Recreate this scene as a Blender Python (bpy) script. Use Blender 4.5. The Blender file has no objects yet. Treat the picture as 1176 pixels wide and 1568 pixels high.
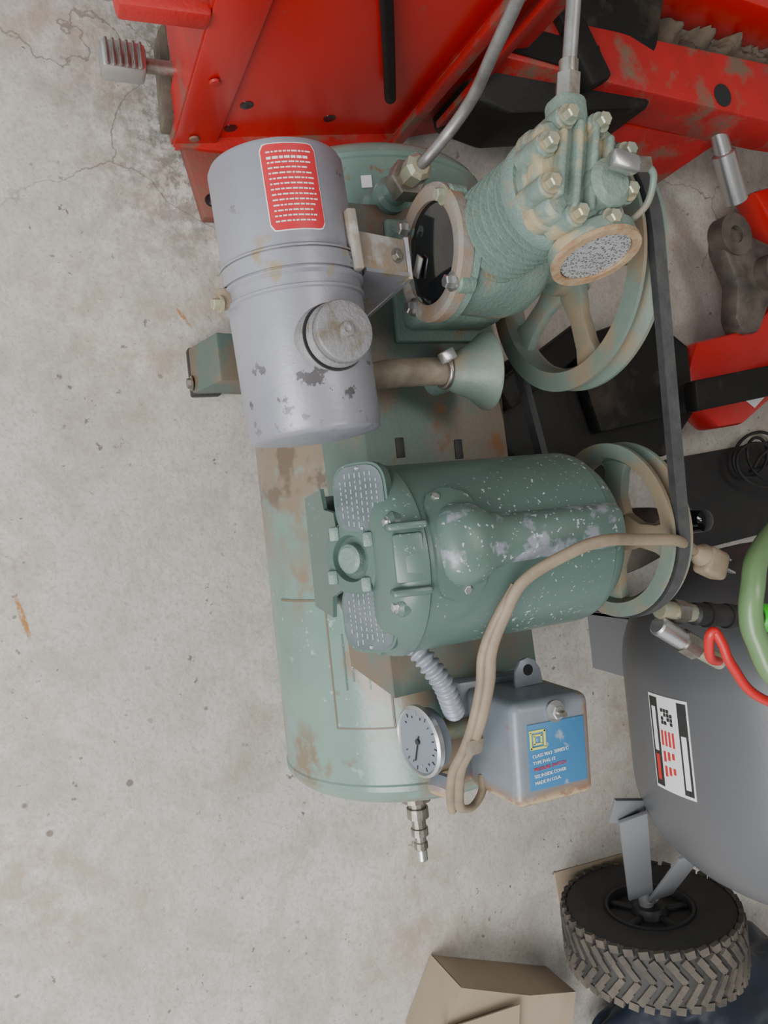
import bpy, bmesh, math, random
from mathutils import Vector, Matrix, Euler, noise as mnoise
random.seed(4)
C=bpy.context.collection
R=math.radians
# ------------------------------------------------------------ helpers
def empty(name,loc=(0,0,0)):
    e=bpy.data.objects.new(name,None); e.location=loc; e.empty_display_size=.05
    C.objects.link(e); return e
def fin(name,bm,mat,parent,smooth=35,mats=None):
    bmesh.ops.recalc_face_normals(bm,faces=bm.faces[:])
    me=bpy.data.meshes.new(name); bm.to_mesh(me); bm.free()
    for p in me.polygons: p.use_smooth=True
    me.set_sharp_from_angle(angle=R(smooth))
    for m in (mats or [mat]): me.materials.append(m)
    ob=bpy.data.objects.new(name,me); C.objects.link(ob)
    if parent: ob.parent=parent
    return ob
def basis(axis,up=None):
    z=Vector(axis).normalized()
    up=Vector(up) if up else (Vector((0,0,1)) if abs(z.z)<.9 else Vector((1,0,0)))
    x=up.cross(z).normalized(); y=z.cross(x)
    return Matrix((x,y,z)).transposed()
def lathe(name,prof,o,axis,mat,parent,seg=48,closed=False,smooth=35):
    B=basis(axis); o=Vector(o); bm=bmesh.new(); rings=[]
    for h,r in prof:
        if r<1e-6: rings.append([bm.verts.new(o+B@Vector((0,0,h)))])
        else: rings.append([bm.verts.new(o+B@Vector((r*math.cos(2*math.pi*i/seg),r*math.sin(2*math.pi*i/seg),h))) for i in range(seg)])
    n=len(rings); pairs=[(i,i+1) for i in range(n-1)]
    if closed: pairs.append((n-1,0))
    for a,b in pairs:
        A,Bb=rings[a],rings[b]
        for i in range(seg):
            j=(i+1)%seg
            if len(A)==1 and len(Bb)==1: break
            if len(A)==1: bm.faces.new((A[0],Bb[i],Bb[j]))
            elif len(Bb)==1: bm.faces.new((A[i],A[j],Bb[0]))
            else: bm.faces.new((A[i],A[j],Bb[j],Bb[i]))
    if not closed:
        for r_ in (rings[0],rings[-1]):
            if len(r_)>1: bm.faces.new(r_)
    return fin(name,bm,mat,parent,smooth)
def cyl(name,p0,p1,r,mat,parent,seg=32,r2=None,bev=.0):
    p0=Vector(p0);p1=Vector(p1);L=(p1-p0).length; r2=r if r2 is None else r2
    b=bev
    prof=[(0,r-b),(b,r),(L-b,r2),(L,r2-b)] if b>0 else [(0,r),(L,r2)]
    return lathe(name,prof,p0,p1-p0,mat,parent,seg)
def hexbolt(name,p,axis,r,h,mat,parent):
    p=Vector(p);a=Vector(axis).normalized()
    lathe(name+"_washer",[(0,r*1.45),(h*.22,r*1.45)],p,a,mat,parent,20)
    return lathe(name,[(h*.2,r),(h*.88,r),(h,r*.82)],p,a,mat,parent,6,smooth=20)
def box(name,c,s,mat,parent,rot=(0,0,0),bev=.003,seg=2,taper=None):
    bm=bmesh.new(); bmesh.ops.create_cube(bm,size=1)
    for v in bm.verts:
        if taper and v.co.z>0: v.co.x*=taper; v.co.y*=taper
        v.co=Vector((v.co.x*s[0],v.co.y*s[1],v.co.z*s[2]))
    if bev>0: bmesh.ops.bevel(bm,geom=bm.edges[:],offset=bev,segments=seg,affect='EDGES',profile=.5)
    M=Matrix.Translation(Vector(c))@Euler([R(a) for a in rot]).to_matrix().to_4x4()
    bm.transform(M); return fin(name,bm,mat,parent)
def prism(name,pts,vec,mat,parent,bev=.0):
    bm=bmesh.new(); vs=[bm.verts.new(Vector(p)) for p in pts]; f=bm.faces.new(vs)
    g=bmesh.ops.extrude_face_region(bm,geom=[f])
    bmesh.ops.translate(bm,vec=Vector(vec),verts=[v for v in g['geom'] if isinstance(v,bmesh.types.BMVert)])
    if bev>0: bmesh.ops.bevel(bm,geom=bm.edges[:],offset=bev,segments=2,affect='EDGES',profile=.5)
    return fin(name,bm,mat,parent)
def strap(name,p0,p1,w,th,mat,parent,bev=.001):
    p0=Vector(p0);p1=Vector(p1);w=Vector(w)
    n=(p1-p0).cross(w).normalized()*th
    return prism(name,[p0+w,p1+w,p1-w,p0-w],n,mat,parent,bev)
def smoothpts(P,n=8,closed=False):
    P=[Vector(p) for p in P]; out=[]
    N=len(P)
    for i in range(N-1 if not closed else N):
        p0=P[i-1] if (i>0 or closed) else P[0]*2-P[1]
        p1=P[i];p2=P[(i+1)%N]
        p3=P[(i+2)%N] if (i+2<N or closed) else P[-1]*2-P[-2]
        for k in range(n):
            t=k/n
            out.append(.5*((2*p1)+(p2-p0)*t+(2*p0-5*p1+4*p2-p3)*t*t+(3*p1-p0-3*p2+p3)*t**3))
    if not closed: out.append(P[-1])
    return out
def sweep(name,pts,r,mat,parent,seg=12,n=8,closed=False,smooth=True,rf=None,flat=1.0):
    Q=smoothpts(pts,n,closed) if smooth else [Vector(p) for p in pts]
    bm=bmesh.new(); rings=[]; N=len(Q); up=None
    L=0
    for i,q in enumerate(Q):
        if i: L+=(q-Q[i-1]).length
        t=((Q[(i+1)%N] if (closed or i<N-1) else q)-(Q[i-1] if (closed or i>0) else q)).normalized()
        if up is None: up=Vector((0,0,1)) if abs(t.z)<.9 else Vector((1,0,0))
        x=up.cross(t).normalized(); y=t.cross(x); up=y
        rr=rf(L,i) if rf else r
        rings.append([bm.verts.new(q+x*math.cos(2*math.pi*k/seg)*rr+y*math.sin(2*math.pi*k/seg)*rr*flat) for k in range(seg)])
    for i in range(N if closed else N-1):
        A,Bb=rings[i],rings[(i+1)%N]
        for k in range(seg):
            j=(k+1)%seg; bm.faces.new((A[k],A[j],Bb[j],Bb[k]))
    if not closed: bm.faces.new(rings[0]); bm.faces.new(rings[-1])
    return fin(name,bm,mat,parent,50)
def patch(name,o,axis,ref,Rr,a0,a1,s0,s1,mat,parent,th=.0015,n=16,corner=0):
    o=Vector(o);ax=Vector(axis).normalized();x=Vector(ref);x=(x-ax*x.dot(ax)).normalized();y=ax.cross(x)
    bm=bmesh.new(); g=[]
    ns=4
    for i in range(n+1):
        a=R(a0+(a1-a0)*i/n); row=[]
        u=min(i,n-i)/n*abs(R(a1-a0))*Rr
        cut=0
        if corner and u<corner: cut=corner-math.sqrt(max(0,corner**2-(corner-u)**2))
        for j in range(ns+1):
            row.append((a,s0+cut+(s1-s0-2*cut)*j/ns))
        g.append(row)
    def mk(rad): return [[bm.verts.new(o+ax*ss+(x*math.cos(a)+y*math.sin(a))*rad) for a,ss in row] for row in g]
    T=mk(Rr+th);Bt=mk(Rr-.002)
    for i in range(n):
        for j in range(ns):
            bm.faces.new((T[i][j],T[i+1][j],T[i+1][j+1],T[i][j+1]))
    for i in range(n):
        bm.faces.new((T[i][0],Bt[i][0],Bt[i+1][0],T[i+1][0])); bm.faces.new((T[i][ns],T[i+1][ns],Bt[i+1][ns],Bt[i][ns]))
    for j in range(ns):
        bm.faces.new((T[0][j],T[0][j+1],Bt[0][j+1],Bt[0][j])); bm.faces.new((T[n][j],Bt[n][j],Bt[n][j+1],T[n][j+1]))
    return fin(name,bm,mat,parent,60)
def text(name,body,loc,xdir,normal,size,mat,parent,al='LEFT'):
    cu=bpy.data.curves.new(name,"FONT"); cu.body=body; cu.size=size; cu.extrude=.0002; cu.align_x=al
    cu.materials.append(mat)
    ob=bpy.data.objects.new(name,cu); C.objects.link(ob)
    z=Vector(normal).normalized(); x=Vector(xdir); x=(x-z*x.dot(z)).normalized(); y=z.cross(x)
    ob.matrix_world=Matrix.Translation(Vector(loc))@Matrix((x,y,z)).transposed().to_4x4()
    ob.parent=parent; return ob
# ------------------------------------------------------------ materials
def mat(name,col,rough=.5,metal=0,col2=None,nscale=8,layers=(),bump=0,bscale=200,spec=.5,coat=0,region=None):
    m=bpy.data.materials.new(name); m.use_nodes=True; nt=m.node_tree; N=nt.nodes; Lk=nt.links
    b=N["Principled BSDF"]; b.inputs["Roughness"].default_value=rough; b.inputs["Metallic"].default_value=metal
    b.inputs["Specular IOR Level"].default_value=spec; b.inputs["Coat Weight"].default_value=coat; b.inputs["Coat Roughness"].default_value=.2
    tc=N.new("ShaderNodeTexCoord")
    def rgb(c):
        n=N.new("ShaderNodeRGB"); n.outputs[0].default_value=(*c,1); return n.outputs[0]
    cur=rgb(col)
    def noise(sc,det=6,dist=0):
        n=N.new("ShaderNodeTexNoise"); n.inputs["Scale"].default_value=sc; n.inputs["Detail"].default_value=det
        n.inputs["Distortion"].default_value=dist; n.inputs["Roughness"].default_value=.6
        Lk.new(tc.outputs["Object"],n.inputs["Vector"]); return n.outputs["Fac"]
    def ramp(f,a,b_):
        r=N.new("ShaderNodeMapRange"); r.inputs[1].default_value=a; r.inputs[2].default_value=b_; Lk.new(f,r.inputs[0]); return r.outputs[0]
    def mix(f,a,b_):
        x=N.new("ShaderNodeMix"); x.data_type='RGBA'; Lk.new(f,x.inputs[0]); Lk.new(a,x.inputs[6]); Lk.new(b_,x.inputs[7]); return x.outputs[2]
    def mul(a,b_):
        mm=N.new("ShaderNodeMath"); mm.operation='MULTIPLY'; Lk.new(a,mm.inputs[0]); Lk.new(b_,mm.inputs[1]); return mm.outputs[0]
    if col2: cur=mix(ramp(noise(nscale),.35,.65),cur,rgb(col2))
    rsum=None
    for (lc,sc,t0,t1,*rest) in layers:
        f=noise(sc,rest[0] if rest else 6)
        mk=ramp(f,t0,t1)
        if len(rest)>1: mk=mul(mk,ramp(noise(rest[1],2),.45,.6))
        cur=mix(mk,cur,rgb(lc)); rsum=mk
    if region:
        for (lc,axis,x0,x1,fade,sc,t0,t1) in region:
            sx=N.new("ShaderNodeSeparateXYZ");Lk.new(tc.outputs["Object"],sx.inputs[0])
            o=sx.outputs[axis]
            mk=mul(mul(ramp(o,x0-fade,x0+fade),ramp(o,x1+fade,x1-fade)),ramp(noise(sc,7),t0,t1))
            cur=mix(mk,cur,rgb(lc))
    if rsum is not None and metal<.5:
        r=N.new("ShaderNodeMapRange"); r.inputs[3].default_value=rough; r.inputs[4].default_value=min(1,rough+.3); Lk.new(rsum,r.inputs[0]); Lk.new(r.outputs[0],b.inputs["Roughness"])
    Lk.new(cur,b.inputs["Base Color"])
    if bump:
        bn=N.new("ShaderNodeBump"); bn.inputs["Strength"].default_value=bump; bn.inputs["Distance"].default_value=.002
        Lk.new(noise(bscale,4),bn.inputs["Height"]); Lk.new(bn.outputs[0],b.inputs["Normal"])
    return m
RUST=(.19,.09,.04); DUST=(.19,.145,.10); CHIP=(.42,.45,.45)
G_TANK=mat("tank_green_paint",(.165,.25,.215),.25,col2=(.12,.19,.165),nscale=6,layers=[(DUST,7,.57,.65,8),(RUST,13,.65,.69,8),((.29,.36,.335),70,.64,.70,3,4)],bump=.15,bscale=90,
  region=[((.175,.135,.095),0,-.14,.04,.03,10,.36,.48),((.11,.08,.055),0,-.14,-.01,.02,22,.50,.58),((.19,.135,.085),0,.05,.11,.02,14,.5,.60),((.17,.13,.085),0,.25,.33,.02,18,.52,.62)])
G_PLATE=mat("plate_green_paint",(.085,.125,.108),.5,col2=(.07,.105,.09),nscale=12,layers=[((.135,.105,.075),9,.44,.56,8),(RUST,18,.60,.67,8)],bump=.2)
G_MOTOR=mat("motor_green_paint",(.080,.128,.110),.34,col2=(.066,.108,.092),nscale=4,layers=[(CHIP,230,.655,.68,2,9)],bump=.05)
G_CAPC=mat("capacitor_cover_worn",(.085,.135,.115),.38,layers=[((.215,.23,.26),30,.54,.60,7),((.36,.38,.40),170,.64,.67,2)],bump=.05)
G_PUMP=mat("pump_green_cast",(.16,.23,.20),.38,col2=(.115,.17,.148),nscale=14,layers=[((.21,.175,.115),22,.57,.66,6)],bump=.6,bscale=260)
G_HEAD=mat("head_green_cast",(.185,.25,.213),.48,col2=(.12,.165,.142),nscale=25,layers=[((.34,.28,.165),26,.50,.62,6)],bump=.5,bscale=220)
G_PUL=mat("pulley_green",(.155,.205,.175),.45,col2=(.115,.155,.132),nscale=9,layers=[((.20,.155,.10),12,.47,.60,6)],bump=.2)
SILV=mat("canister_gray_paint",(.30,.30,.335),.38,metal=.25,col2=(.24,.24,.275),nscale=7,layers=[((.12,.11,.12),30,.66,.69,8,7)],bump=.15,bscale=120,
  region=[((.09,.085,.09),0,-.15,-.09,.02,38,.59,.61),((.28,.23,.16),0,-.24,-.20,.004,26,.56,.62)])
SILV2=mat("cap_gray",(.22,.215,.22),.55,metal=.3,layers=[((.16,.135,.10),40,.52,.66)],bump=.5,bscale=300)
BRN=mat("rusty_bracket",(.25,.165,.095),.7,col2=(.23,.215,.195),nscale=30,layers=[((.34,.32,.30),18,.58,.66)],bump=.4)
GBOX=mat("switch_gray_paint",(.185,.21,.24),.34,col2=(.15,.175,.205),nscale=10,layers=[(RUST,12,.62,.66,8)],bump=.05,region=[((.22,.115,.06),0,.290,.40,.008,34,.30,.40),((.36,.27,.16),0,.294,.40,.004,55,.46,.54),((.22,.115,.06),1,.469,.50,.006,30,.42,.52)])
RUSTM=mat("rust",(.24,.13,.065),.85,col2=(.36,.27,.17),nscale=60,bump=.5)
BLUE=mat("blue_label",(.04,.16,.33),.4,layers=[((.25,.3,.35),30,.60,.66)])
YEL=mat("yellow_print",(.55,.58,.12),.5)
WHT=mat("white_print",(.68,.68,.68),.5)
REDL=mat("red_label",(.47,.018,.028),.4,layers=[((.6,.3,.25),40,.7,.74)])
STEEL=mat("steel_fitting",(.36,.34,.31),.35,metal=.85,col2=(.24,.21,.175),nscale=60,bump=.1)
ZINC=mat("zinc",(.55,.55,.55),.3,metal=.9,bump=.1)
BRASS=mat("brass_bolt",(.40,.34,.22),.45,metal=.5,col2=(.27,.32,.26),nscale=60,bump=.2)
ALU=mat("aluminium_tube",(.25,.25,.25),.4,metal=.5,col2=(.17,.16,.15),nscale=50,bump=.1)
DARK=mat("dark_glass",(.008,.009,.011),.08,spec=.8)
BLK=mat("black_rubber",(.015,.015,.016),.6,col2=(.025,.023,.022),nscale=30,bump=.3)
RIMB=mat("black_plastic_rim",(.022,.022,.024),.5,bump=.1)
BELT=mat("belt_rubber",(.032,.033,.035),.6,col2=(.05,.05,.05),nscale=60,bump=.3)
BPL=mat("black_dirty_steel",(.006,.006,.006),.55,col2=(.011,.010,.009),nscale=10,layers=[((.065,.048,.033),9,.56,.72,10)],bump=.5,bscale=60,spec=.3)
DIRT=mat("caked_dirt",(.15,.12,.085),.95,col2=(.08,.065,.05),nscale=20,bump=1,bscale=50)
IRON=mat("greasy_iron",(.15,.125,.105),.5,metal=.3,col2=(.07,.058,.05),nscale=25,bump=.3)
RED=mat("red_paint",(.52,.010,.009),.30,col2=(.42,.008,.008),nscale=3,layers=[((.28,.07,.05),22,.66,.74,8)],bump=.06,coat=.3)
REDD=mat("red_paint_dirty",(.44,.014,.013),.45,col2=(.31,.013,.013),nscale=9,layers=[((.15,.09,.06),13,.52,.64,10)],bump=.3)
REDR=mat("red_brown_rust",(.19,.045,.035),.7,col2=(.13,.07,.045),nscale=20,bump=.4)
CORD=mat("tan_cord",(.24,.185,.125),.55,col2=(.175,.135,.095),nscale=40,bump=.1)
PIPET=mat("tan_pipe",(.23,.20,.15),.6,col2=(.14,.115,.085),nscale=40,bump=.3)
COND=mat("conduit_gray",(.24,.26,.30),.45,metal=.2)
PLATE=mat("nameplate_metal",(.17,.195,.205),.35,metal=.6,col2=(.10,.125,.125),nscale=30)
ETCH=mat("nameplate_print_ink",(.25,.275,.28),.5)
GRAY=mat("tank_gray_paint",(.092,.094,.10),.38,col2=(.08,.082,.088),nscale=3,bump=.06)
GRAYB=mat("bracket_gray",(.17,.175,.185),.4,metal=.2)
TIRE=mat("tire_rubber",(.03,.03,.03),.7,col2=(.045,.042,.038),nscale=30,bump=.3)
TREAD=mat("tire_tread_dusty",(.12,.10,.08),.9,col2=(.05,.045,.04),nscale=14,bump=.4)
CARD=mat("cardboard",(.36,.285,.205),.8,col2=(.30,.235,.165),nscale=6,bump=.1)
BAG=mat("black_bag",(.012,.018,.032),.4,bump=.4,bscale=30)
GH=mat("green_hose",(.12,.21,.09),.3); GHL=mat("green_collar",(.04,.55,.03),.35); RH=mat("red_hose",(.5,.015,.015),.4)
GLASSD=mat("gauge_dial",(.58,.58,.54),.3)
def concrete():
    m=bpy.data.materials.new("concrete_floor"); m.use_nodes=True; nt=m.node_tree;N=nt.nodes;Lk=nt.links
    b=N["Principled BSDF"]; b.inputs["Roughness"].default_value=.55
    tc=N.new("ShaderNodeTexCoord")
    def noise(sc,det=8,rough=.6,dist=0):
        n=N.new("ShaderNodeTexNoise"); n.inputs["Scale"].default_value=sc;n.inputs["Detail"].default_value=det;n.inputs["Roughness"].default_value=rough;n.inputs["Distortion"].default_value=dist
        Lk.new(tc.outputs["Object"],n.inputs["Vector"]);return n.outputs["Fac"]
    def mr(f,a,b_,c=0,d=1):
        r=N.new("ShaderNodeMapRange");r.inputs[1].default_value=a;r.inputs[2].default_value=b_;r.inputs[3].default_value=c;r.inputs[4].default_value=d;Lk.new(f,r.inputs[0]);return r.outputs[0]
    def mix(f,a,b_):
        x=N.new("ShaderNodeMix");x.data_type='RGBA'
        Lk.new(f,x.inputs[0])
        for k,v in ((6,a),(7,b_)):
            if isinstance(v,tuple): x.inputs[k].default_value=(*v,1)
            else: Lk.new(v,x.inputs[k])
        return x.outputs[2]
    def mul(a,b_):
        x=N.new("ShaderNodeMath");x.operation='MULTIPLY';Lk.new(a,x.inputs[0]);Lk.new(b_,x.inputs[1]);return x.outputs[0]
    sx=N.new("ShaderNodeSeparateXYZ");Lk.new(tc.outputs["Object"],sx.inputs[0])
    c=mix(mr(noise(1.8,5),.35,.65),(.46,.43,.39),(.57,.54,.495))
    c=mix(mr(noise(9,9,.7,.6),.44,.64,0,.75),c,(.36,.33,.29))
    c=mix(mr(noise(45,5,.7),.50,.68,0,.45),c,(.31,.28,.245))
    c=mix(mr(noise(150,3,.6),.50,.66,0,.42),c,(.29,.265,.235))
    c=mix(mul(mr(noise(60,3),.65,.69),mr(noise(5,2),.42,.58)),c,(.17,.15,.125))
    v=N.new("ShaderNodeTexVoronoi");v.inputs["Scale"].default_value=16;v.inputs["Randomness"].default_value=1;Lk.new(tc.outputs["Object"],v.inputs["Vector"])
    c=mix(mul(mr(v.outputs["Distance"],.10,.07),mr(noise(4,2),.52,.57)),c,(.17,.14,.115))
    c=mix(mul(mr(noise(3.1,4,.5),.50,.66,0,.7),mr(noise(24,5),.4,.6)),c,(.34,.265,.195))
    v2=N.new("ShaderNodeTexVoronoi");v2.feature='DISTANCE_TO_EDGE';v2.inputs["Scale"].default_value=2.6
    ad=N.new("ShaderNodeVectorMath");ad.operation='ADD'
    nz=N.new("ShaderNodeTexNoise");nz.inputs["Scale"].default_value=9;nz.inputs["Detail"].default_value=6;Lk.new(tc.outputs["Object"],nz.inputs["Vector"])
    sc=N.new("ShaderNodeVectorMath");sc.operation='SCALE';sc.inputs[3].default_value=.14;Lk.new(nz.outputs["Color"],sc.inputs[0])
    Lk.new(tc.outputs["Object"],ad.inputs[0]);Lk.new(sc.outputs[0],ad.inputs[1]);Lk.new(ad.outputs[0],v2.inputs["Vector"])
    reg=mr(sx.outputs[0],-.42,-.48)
    c=mix(mul(mul(mr(v2.outputs["Distance"],.0042,.0014),reg),mr(noise(3,1),.30,.5,0,.85)),c,(.20,.175,.15))
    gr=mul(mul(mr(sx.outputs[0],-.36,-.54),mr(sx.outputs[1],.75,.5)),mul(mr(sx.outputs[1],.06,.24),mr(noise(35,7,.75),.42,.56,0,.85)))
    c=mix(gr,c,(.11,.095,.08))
    def smear(cx,cy,ang,lx,ly,col):
        a=R(ang)
        mp=N.new("ShaderNodeMapping");mp.vector_type='TEXTURE';mp.inputs[1].default_value=(cx,cy,0);mp.inputs[2].default_value=(0,0,a);mp.inputs[3].default_value=(lx,ly,1)
        Lk.new(tc.outputs["Object"],mp.inputs[0])
        ln=N.new("ShaderNodeVectorMath");ln.operation='LENGTH';Lk.new(mp.outputs[0],ln.inputs[0])
        return mix(mul(mr(ln.outputs["Value"],1.0,.6),mr(noise(120,3),.3,.5)),c,col)
    c=smear(.095,-.052,12,.038,.005,(.36,.17,.05))
    c=smear(-.335,.215,35,.022,.0035,(.38,.20,.08))
    c=smear(.405,.475,0,.011,.008,(.38,.24,.14))
    Lk.new(c,b.inputs["Base Color"])
    bn=N.new("ShaderNodeBump");bn.inputs["Strength"].default_value=.45;bn.inputs["Distance"].default_value=.003;Lk.new(noise(90,6,.65),bn.inputs["Height"]);Lk.new(bn.outputs[0],b.inputs["Normal"])
    return m
CONC=concrete()
WALLM=mat("painted_wall",(.36,.35,.33),.8,bump=.1,bscale=40)
# ------------------------------------------------------------ room
box("floor",(0,.4,-.05),(6,5,.1),CONC,None,bev=0)
box("wall_back",(0,2.95,1.35),(6,.1,2.7),WALLM,None,bev=0)
box("wall_left",(-3.05,.95,1.35),(.1,3.9,2.7),WALLM,None,bev=0)
box("ceiling",(0,1.1,2.75),(6.2,3.8,.1),WALLM,None,bev=0)  # unseen, put in to block sky light and darken the back
# ------------------------------------------------------------ AIR COMPRESSOR
AC=empty("air_compressor")
TY,TZ,TR=.415,.25,.168
def dome(d,r,n=10): return [(d*math.sin(math.pi/2*i/n),r*math.cos(math.pi/2*i/n)) for i in range(n+1)]
DD=.040
prof=[(-.412-h,r) for h,r in reversed(dome(DD,TR-.002))]+[(-.410,TR+.0015),(-.405,TR+.0015),(-.403,TR),(.310,TR),(.312,TR+.0015),(.318,TR+.0015),(.320,TR-.002)]+[(.320+h,r) for h,r in dome(DD,TR-.002)][1:]
prof[0]=(prof[0][0],0);prof[-1]=(prof[-1][0],0)
lathe("tank_shell",prof,(0,TY,TZ),(1,0,0),G_TANK,AC,seg=96)
patch("tank_data_plate",(0,TY,TZ),(1,0,0),(0,-1,0),TR,-60,-36,.10,.245,G_TANK,AC,th=.0018)
patch("tank_patch_seam",(0,TY,TZ),(1,0,0),(0,-1,0),TR,-70,-8,.094,.0965,G_PLATE,AC,th=.0012)
for k,(a0,a1,s0,s1) in enumerate([(-59.5,-60.3,.10,.245),(-35.7,-36.5,.10,.245),(-36,-60,.2435,.2455),(-36,-60,.0995,.1010)]):
    patch("data_plate_edge_%d"%k,(0,TY,TZ),(1,0,0),(0,-1,0),TR+.0018,a0,a1,s0,s1,G_PLATE,AC,th=.0004)
for i in range(5):
    a=-42-i*3.2
    patch("plate_text_%d"%i,(0,TY,TZ),(1,0,0),(0,-1,0),TR+.0018,a,a-.8,.135+.004*(i%2),.20-.01*(i%3),G_MOTOR,AC,th=.0004)
patch("tank_name_square",(0,TY,TZ),(1,0,0),(0,-1,0),TR+.0018,-50,-55,.112,.126,G_MOTOR,AC,th=.0004)
box("foot_front",(-.245,.265,.062),(.07,.085,.10),G_PLATE,AC,rot=(-14,0,0),bev=.004)
box("foot_front_pad",(-.245,.235,.012),(.074,.045,.022),BLK,AC,bev=.003)
box("foot_rail",(-.245,.43,.055),(.05,.30,.06),G_PLATE,AC,bev=.004)
box("foot_rail_rear",(.22,.43,.055),(.05,.20,.09),G_PLATE,AC,bev=.004)
box("foot_rail_pads",(.22,.43,.011),(.05,.20,.022),BLK,AC,bev=.003)
box("foot_back_pad",(-.245,.56,.013),(.06,.06,.026),BLK,AC,bev=.003)
hexbolt("foot_bolt",(-.225,.212,.03),(0,-1,0),.008,.008,STEEL,AC)
PZ=.44
bm=bmesh.new()
vs=[bm.verts.new((x,y,PZ)) for x,y in [(-.335,.305),(-.335,.455),(-.09,.485),(.195,.495),(.2,.315),(-.09,.312)]]; f=bm.faces.new(vs)
g=bmesh.ops.extrude_face_region(bm,geom=[f]); bmesh.ops.translate(bm,vec=(0,0,-.005),verts=[v for v in g['geom'] if isinstance(v,bmesh.types.BMVert)])
fin("mounting_plate",bm,G_PLATE,AC)
prism("plate_back_lip",[(-.335,.455,PZ),(-.09,.485,PZ),(.195,.495,PZ),(.195,.495,PZ-.035),(-.09,.485,PZ-.035),(-.335,.455,PZ-.035)],(0,.004,0),G_PLATE,AC)
prism("plate_front_skirt",[(-.335,.306,PZ-.001),(-.09,.313,PZ-.001),(.2,.316,PZ-.001),(.17,.292,PZ-.062),(-.09,.286,PZ-.066),(-.335,.284,PZ-.066)],(0,.004,.001),G_PLATE,AC)
for i,(x,y) in enumerate([(-.068,.352),(-.062,.425),(.16,.44)]):
    box("plate_slot_%d"%i,(x,y,PZ+.0005),(.022,.010,.002),BLK,AC,bev=.0008)
# ---- motor (axis +Y)
MX,MZ,MR=.045,.533,.088
mp=[(.248,.050),(.248,.060),(.252,.074),(.262,.084),(.274,MR+.001),(.280,MR+.002),(.282,MR),(.478,MR),(.480,MR-.0015),(.485,MR-.0015),(.498,.078),(.504,.055),(.504,.02)]
lathe("motor_housing",mp,(MX,0,MZ),(0,1,0),G_MOTOR,AC,seg=96)
for i,a in enumerate([62,118,232,308,8,172]):
    rr_=.076
    x=MX+rr_*math.cos(R(a));z=MZ+rr_*math.sin(R(a))
    cyl("endbell_boss_%d"%i,(x,.256,z),(x,.282,z),.0095,G_MOTOR,AC,20,bev=.003)
    hexbolt("endbell_screw_%d"%i,(x,.256,z),(0,-1,0),.004,.004,ZINC,AC)
def oval(name,c,rx,rz,th,m,tilt=0):
    bm=bmesh.new(); n=28
    vs=[bm.verts.new((math.copysign(abs(math.cos(2*math.pi*i/n))**.6,math.cos(2*math.pi*i/n))*rx,0,math.copysign(abs(math.sin(2*math.pi*i/n))**.6,math.sin(2*math.pi*i/n))*rz)) for i in range(n)]
    f=bm.faces.new(vs); g=bmesh.ops.extrude_face_region(bm,geom=[f]); bmesh.ops.translate(bm,vec=(0,-th,0),verts=[v for v in g['geom'] if isinstance(v,bmesh.types.BMVert)])
    bm.transform(Matrix.Translation(Vector(c))@Euler((R(tilt),0,0)).to_matrix().to_4x4())
    return fin(name,bm,m,AC)
TL=-36
for k,(x,z,yy) in enumerate([(-.014,.566,.253),(.091,.558,.253)]):
    oval("nameplate_backing_%d"%k,(x,yy,z),.0315,.0275,.010,G_MOTOR,TL)
    M=Matrix.Translation(Vector((x,yy,z)))@Euler((R(TL),0,0)).to_matrix().to_4x4()
    oval("nameplate_%d"%k,M@Vector((0,-.010,0)),.0290,.0250,.0012,PLATE,TL)
    bm=bmesh.new()
    for j in range(8):
        zz=(j-3.5)*.0052
        lim=.023 if abs(j-3.5)<3 else .016
        xx=-lim
        while xx<lim-.002:
            w=random.uniform(.002,.006); b2=bmesh.ops.create_cube(bm,size=1)
            for v in b2['verts']: v.co=Vector((xx+w/2+v.co.x*w*.8,-.0114+v.co.y*.0004,zz+v.co.z*.0012))
            xx+=w+.0016
    bm.transform(M); fin("nameplate_print_%d"%k,bm,ETCH,AC)
    for s_ in (-1,1): lathe("nameplate_rivet_%d_%d"%(k,s_+1),[(0,.0020),(.001,.0014),(.001,0)],M@Vector((.0262*s_,-.0112,0)),(0,-1,.7),ZINC,AC,seg=12)
SY=.238
prism("front_shield",[(-.022,SY,.45),(-.028,SY,.50),(-.008,SY,.505),(-.004,SY,.530),(.008,SY,.533),(.014,SY,.512),(.026,SY,.512),(.030,SY,.532),(.068,SY,.530),(.075,SY,.505),(.095,SY,.50),(.088,SY,.45)],(0,-.004,0),G_MOTOR,AC)
box("front_shield_base",(.033,.28,.452),(.11,.08,.006),G_MOTOR,AC,bev=.002)
K=Vector((.038,.250,.550))
lathe("centre_switch_ring",[(0,.034),(.012,.034),(.016,.030),(.016,.021),(.010,.019),(.010,0)],K,(0,-1,.5),G_MOTOR,AC,seg=40)
lathe("centre_switch_knob",[(0,.014),(.018,.013),(.020,.010),(.020,0)],K,(0,-1,.5),G_PUMP,AC,seg=24,smooth=30)
for i in range(4):
    a=R(i*90+35); B=basis((0,-1,.5)); p=K+B@Vector((.028*math.cos(a),.028*math.sin(a),.016))
    box("switch_lug_%d"%i,p,(.013,.009,.009),G_PUMP,AC,rot=(26,0,0),bev=.002)
box("endbell_window",(.040,.266,.614),(.042,.026,.008),G_MOTOR,AC,rot=(22,0,0),bev=.003)
box("endbell_window_rib_1",(.013,.266,.613),(.007,.034,.022),G_MOTOR,AC,rot=(14,0,0),bev=.003)
box("endbell_window_rib_2",(.068,.266,.611),(.007,.034,.022),G_MOTOR,AC,rot=(14,0,0),bev=.003)
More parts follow.
